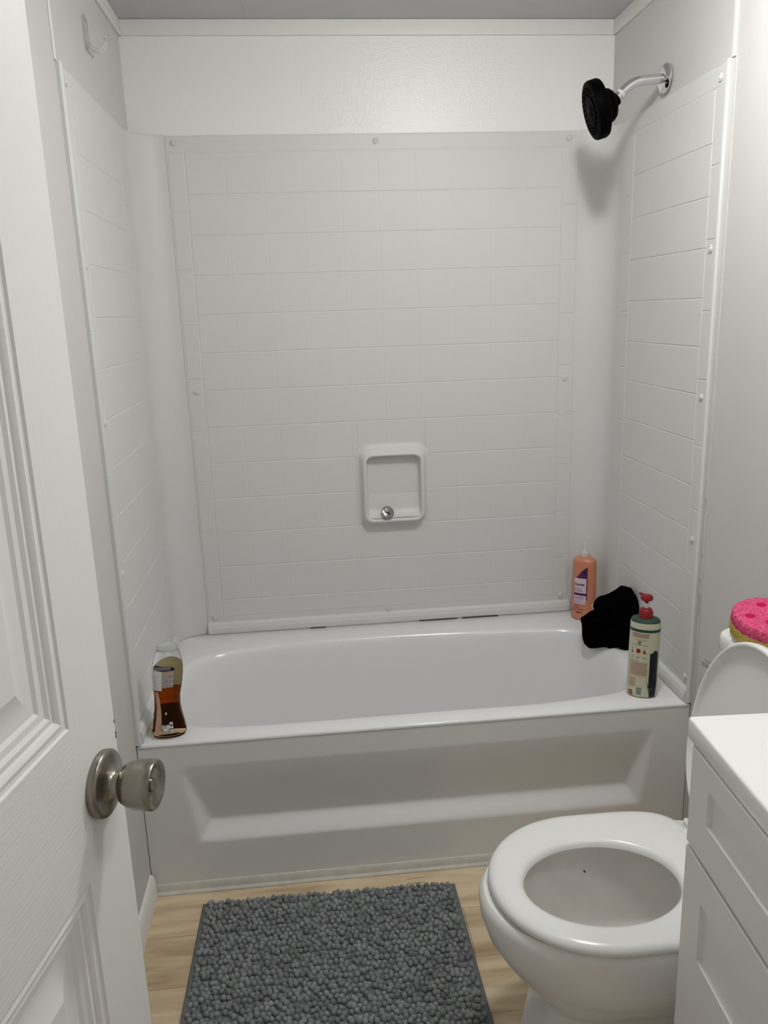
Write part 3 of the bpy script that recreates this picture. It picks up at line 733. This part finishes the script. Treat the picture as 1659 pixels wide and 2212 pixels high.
for z, w_ in ((.975, .006), (.962, .004), (.957, .007)):
    k.add([pt(S1-.002, .0003, z), pt(S1-.0042, .0003, z+.002), pt(S1-.001, .0003, z+w_)], [(0, 1, 2)])
ch = k.build('edge_chips', M['grime'], door, smooth=False)

# ------------------------------------------------------------------ toilet
to = empty('toilet', (1.0, -.575, 0), 'white toilet with open seat and raised lid between the tub and the vanity', 'toilet')
def egg(xf, xb, yc, hw, z, nb=2.6, nf=2.0, N=72, xm=None):
    xm = lerp(xf, xb, .47) if xm is None else xm; out = []
    for i in range(N):
        a = 2*PI*i/N; c_, s_ = math.cos(a), math.sin(a)
        n = nf if c_ < 0 else nb; r = (xm-xf) if c_ < 0 else (xb-xm)
        out.append((xm+r*math.copysign(abs(c_)**(2/n), c_), yc+hw*math.copysign(abs(s_)**(2/n), s_), z))
    return out
YC = -.564
outer = [(0.0, .794, 1.30, .112, 5, 5), (.012, .796, 1.30, .110, 5, 5), (.05, .804, 1.30, .106, 5, 5), (.12, .815, 1.29, .101, 4.5, 4.5), (.170, .821, 1.285, .100, 4, 4), (.186, .818, 1.285, .108, 3.4, 2.9), (.205, .797, 1.285, .124, 3, 2.4), (.232, .769, 1.285, .143, 3, 2.15), (.264, .744, 1.285, .160, 3, 2.05), (.30, .723, 1.285, .170, 3, 2),
         (.335, .712, 1.285, .175, 3, 2), (.360, .709, 1.285, .177, 3, 2), (.374, .712, 1.285, .176, 3, 2), (.380, .718, 1.282, .171, 3, 2)]
rs = [egg(xf, xb, YC, hw, z, nb, nf, xm=.945 if z > .17 else None) for z, xf, xb, hw, nb, nf in outer]
k = MB(); k.rings(rs, True, True, False); k.rings([rs[-1], egg(.772, 1.105, YC, .122, .381, 2.3, 2, xm=.94)], True)
P(k.build('bowl', M['porcelain'], angle=60), to)
inn = [(.381, .772, 1.105, .122), (.374, .766, 1.112, .127), (.350, .768, 1.110, .126), (.30, .785, 1.085, .117), (.25, .812, 1.05, .100), (.21, .85, 1.01, .080), (.18, .89, .99, .055), (.165, .92, .97, .025)]
k = MB(); k.rings([egg(xf, xb, YC, hw, z, 2.3, 2, xm=.94) for z, xf, xb, hw in inn], True, False, True)
P(k.build('bowl_interior', M['bowlin'], angle=60), to)
# seat ring
sxf, sxb, ss = .727, 1.146, .180
oi = lambda z, e, e2: egg(sxf+e, sxb-e2, YC, ss-e, z, 4.6, 2.05, xm=.925)
ii = lambda z, e: egg(.786+e, 1.064-e, YC-.018, .105-e, z, 2.0, 2.0, xm=.925)
rs = [ii(.386, -.006), oi(.384, .006, .004), oi(.385, .002, .001), oi(.391, 0, 0), oi(.398, .002, .001), oi(.4025, .008, .005), oi(.4045, .020, .012), ii(.4045, -.014), ii(.402, -.006), ii(.397, -.0015), ii(.391, 0), ii(.386, -.006)]
k = MB(); k.rings(rs, True)
seat = P(k.build('seat', M['seat'], angle=60), to)
k = MB()
for dy in (-.078, .078):
    k.box((1.128, YC+dy-.022, .381), (1.170, YC+dy+.022, .406), bev=.005)
    k.lathe([(-.026, .0085), (-.025, .0095), (.025, .0095), (.026, .0085)], (1.150, YC+dy, .404), (0, 1, 0), 20)
k.box((1.142, YC-.125, .394), (1.158, YC+.125, .410), bev=.005)
P(k.build('hinge_bar', M['seat']), to)
# raised lid: local (u across, w up from hinge, d depth); leans back
LA = math.radians(8)
def lxf(y, w, d): return (1.152+math.sin(LA)*w-math.cos(LA)*d, YC+y, .408+math.cos(LA)*w+math.sin(LA)*d)
def lid_ring(e, d):
    out = []
    for (x, y, z) in egg(sxf+e, sxb-e-.004, 0, ss-e-.002, 0, 2.4, 2.1, xm=.945): out.append(lxf(y, (1.145-x)*.985, d))
    return out
rs = [lid_ring(.006, -.012), lid_ring(.001, -.009), lid_ring(0, -.002), lid_ring(.0005, .004), lid_ring(.003, .007), lid_ring(.0065, .0075), lid_ring(.009, .006), lid_ring(.0105, .001), lid_ring(.014, -.0025), lid_ring(.05, -.005), lid_ring(.12, -.0065)]
k = MB(); k.rings(rs, True, True, True)
P(k.build('lid', M['seat'], angle=60), to)
k = MB(); k.rings([[(x, y, z) for x, y in rr(1.2935, YC, hx, hy, r, 8)] for z, hx, hy, r in ((.375, .060, .150, .03), (.39, .068, .170, .03), (.50, .072, .188, .03), (.68, .0745, .182, .03), (.746, .075, .184, .03))], True, True, True)
tank = P(k.build('tank', M['porcelain'], angle=60), to)
k = MB(); k.rings([[(x, y, z) for x, y in rr(1.2925, YC, hx, hy, r, 8)] for z, hx, hy, r in ((.746, .077, .187, .032), (.748, .079, .190, .034), (.769, .079, .190, .034), (.776, .077, .188, .032), (.780, .072, .183, .028), (.781, .06, .18, .02))], True, True, True)
P(k.build('tank_lid', M['porcelain'], angle=60), to)
k = MB(); k.lathe([(0, .013), (.006, .013), (.008, .010), (.0085, .001)], (1.2185, YC+.155, .704), (-1, 0, 0), 20)
k.tube([(1.2085, YC+.155, .704), (1.206, YC+.180, .703), (1.206, YC+.200, .701)], [.006, .0055, .007], 12)
P(k.build('flush_lever', M['chromedull']), to)
db = MB()
pts = [unproj(x, y, (0.95, -.485, .30), (0.15, -.95, .25)) for x, y in [(1260, 1880), (1263, 1879), (1265, 1886), (1262, 1885)]]
lint = empty('debris_speck', pts[0], 'tiny black speck stuck inside the toilet bowl', 'debris')

# ------------------------------------------------------------------ sponge on the tank
spg = empty('scrub_sponge', (1.279, -.453, .7935), 'round pink and yellow scrub sponge with notched edge on top of the toilet tank', 'sponge', 0)
spg.rotation_euler = (math.radians(10), math.radians(-3), 0)
def sp_out(r, z, N=96, jag=0.0):
    out = []
    for i in range(N):
        a = 2*PI*i/N; rr_ = r
        d1 = (a-math.radians(150)) % (2*PI)
        if d1 < math.radians(75): rr_ *= 1-.055*(.5-.5*math.cos(d1/math.radians(75)*5*2*PI))
        d2 = (a-math.radians(25)) % (2*PI)
        if d2 < math.radians(75): rr_ *= 1-.04*(.5-.5*math.cos(d2/math.radians(75)*4*2*PI))
        rr_ += random.uniform(-jag, jag); out.append((rr_*math.cos(a), rr_*math.sin(a), z))
    return out
RS = .069
k = MB(); k.rings([sp_out(RS*.985, 0), sp_out(RS, .002), sp_out(RS, .020), sp_out(RS*.99, .0205)], True, True, True); k.build('soft_layer', M['yellow'], spg, angle=50)
k = MB(); k.rings([sp_out(RS*.98, .0205, jag=.0003), sp_out(RS*.99, .022, jag=.0006), sp_out(RS*.985, .030, jag=.0007), sp_out(RS*.975, .0375, jag=.0007), sp_out(RS*.94, .0405, jag=.0006)], True, True, False)
ring = [Vector(p) for p in sp_out(RS*.94, .0405)]; k.rings([sp_out(RS*.94, .0405), sp_out(RS*.7, .0412, jag=.0006), sp_out(RS*.35, .0413, jag=.0005), sp_out(RS*.02, .0413)], True, False, True)
k.build('scrub_layer', M['pink'], spg, angle=60)
for (x, y, sx_, sy_) in ((-.038, .006, .0085, .0075), (.001, .037, .0085, .0075), (-.014, -.022, .0085, .0075)):
    k = MB(); k.rings([[(x+sx_*q*math.cos(2*PI*i/20), y+sy_*q*math.sin(2*PI*i/20), .0414+h) for i in range(20)] for q, h in ((1.12, -.0002), (1.05, .0004), (.9, .0005), (.02, .0004))], True, False, True)
    k.build('finger_hole', M['pinkhole'], spg)

# ------------------------------------------------------------------ vanity cabinet and its top
VR = math.radians(-3.2)
va = empty('vanity_cabinet', (.955, -.795, 0), 'white vanity cabinet with recessed drawer fronts at the right edge of the photo', 'vanity cabinet', VR)
# local frame: x to the wall, y towards +y; cabinet occupies y from -.66 to 0
k = MB(); k.box((.018, -.640, .09), (.395, -.020, .803)); k.box((.075, -.635, 0), (.395, -.025, .09))
k.build('body', M['cab'], va, smooth=False)
def front(z0, z1, r0, r1, name, y0=-.318, y1=-.020, fr=.056):
    k = MB(); b_ = .0015
    o = [(y0, z0), (y1, z0), (y1, z1), (y0, z1)]
    ins = lambda e: [(y0+e, z0+e), (y1-e, z0+e), (y1-e, z1-e), (y0+e, z1-e)]
    pan = lambda e: [(y0+fr+e, r0+e), (y1-fr-e, r0+e), (y1-fr-e, r1-e), (y0+fr+e, r1-e)]
    k.rings([[(.0178, y, z) for y, z in o], [(b_, y, z) for y, z in o], [(0, y, z) for y, z in ins(b_)], [(0, y, z) for y, z in pan(0)], [(.0075, y, z) for y, z in pan(.002)]], True, True, True)
    return k.build(name, M['cab'], va, angle=25)
front(.652, .802, .712, .765, 'drawer')
front(.330, .646, .497, .590, 'drawer')
front(.100, .324, .160, .264, 'drawer')
for z0, z1, r0, r1 in ((.652, .802, .712, .765), (.100, .646, .160, .586)): front(z0, z1, r0, r1, 'door' if z0 < .2 else 'drawer', -.638, -.322)
ct = empty('countertop', (.955, -.795, .803), 'glossy white countertop with square corner on the vanity cabinet', 'countertop', VR)
k = MB(); k.box((-.000, -.655, .0005), (.398, .0, .0325), bev=.004); k.build('slab', M['counter'], ct)
k = MB(); rs = []
for s_, z in ((1.0, .0326), (1.03, .0345), (.97, .0350), (.90, .031)): rs.append([(.215+.125*s_*math.cos(2*PI*i/48), -.40+.17*s_*math.sin(2*PI*i/48), z) for i in range(48)])
k.rings(rs, True, False, True); k.build('sink_rim', M['counter'], ct)

# ------------------------------------------------------------------ bath mat
bm_ = empty('bath_mat', (.437, -.40, 0), 'grey chenille bath mat with nubbly pile on the floor before the tub', 'bath mat')
c_ = [(.128, -.058), (.748, -.058), (.748, -.90), (.122, -.90)]           # corners
def mpos(u, v): return (lerp(lerp(.130, .112, v), lerp(.750, .757, v), u), lerp(-.058, -.90, v)+.0-.012*u*(1-v)*1.0)
k = MB(); N = 30
grid = lambda z, e=0: [(*mpos(lerp(-e, 1+e, i/N), lerp(-e, 1+e, j/N)), z) for j in range(N+1) for i in range(N+1)]
edge = [(i/N, 0) for i in range(N)]+[(1, j/N) for j in range(N)]+[(1-i/N, 1) for i in range(N)]+[(0, 1-j/N) for j in range(N)]
def er(s_, z): return [(*mpos(.5+(u-.5)*s_, .5+(v-.5)*s_), z) for u, v in edge]
k.rings([er(.995, .0005), er(1.0, .003), er(1.0, .006), er(.992, .009), er(.97, .0095)], True, True, True)
k.build('backing', M['matbase'], None)
P(bpy.data.objects['backing'], bm_)
ico = bmesh.new(); bmesh.ops.create_icosphere(ico, subdivisions=2, radius=1); iv = [v.co.copy() for v in ico.verts]; jf = [tuple(v.index for v in f.verts) for f in ico.faces]; ico.free()
k = MB(); nu, nv = 49, 62
vs_ = []; fs = []
for j in range(nv):
    for i in range(nu):
        u = (i+.5+(.25 if j % 2 else -.25)+random.uniform(-.22, .22))/nu; v = (j+.5+random.uniform(-.3, .3))/nv
        v = min(max(v, .006), .994); u = .018+.964*min(max(u, .004), .996)
        if v > .62: continue
        x, y = mpos(u, v); dx, dy = random.uniform(-.0022, .0022), random.uniform(-.0035, .0015)
        r = random.uniform(.0058, .0070); h = random.uniform(.0078, .0095); z = .009+random.uniform(0, .004)
        R3 = Matrix.Rotation(random.uniform(-.5, .5), 3, 'X') @ Matrix.Rotation(random.uniform(-.4, .4), 3, 'Y'); b0 = len(vs_)
        for p in iv:
            q = R3 @ Vector((p.x*r, p.y*r, p.z*h)); vs_.append((x+q.x+dx, y+q.y+dy, max(z+q.z, .002)))
        fs += [(a+b0, b_+b0, c+b0) for a, b_, c in jf]
k.add(vs_, fs); pile = k.build('pile', M['mat'], None, fixn=False, angle=180); P(pile, bm_); pile['kind'] = 'stuff'
k = MB(); a = Vector((.634, -.0535, .018)); b_ = Vector((.678, -.0545, .021))
k.add([a, b_, b_+Vector((0, .006, -.006)), a+Vector((0, .006, -.006)), a+Vector((0, 0, .0008)), b_+Vector((0, 0, .0008)), b_+Vector((0, .006, -.0052)), a+Vector((0, .006, -.0052))], [(0,3,2,1),(4,5,6,7),(0,1,5,4),(1,2,6,5),(2,3,7,6),(3,0,4,7)])
P(k.build('care_tag', M['white'], smooth=False), bm_)['label'] = 'white care tag at the back edge'

# speck in the bowl
k = MB(); c0 = sum(pts, Vector())/4
k.lathe([(-.004, .0004), (-.002, .0016), (.001, .0018), (.004, .0006)], c0, (.5, .2, -.8), 8); P(k.build('speck', M['grime']), lint)
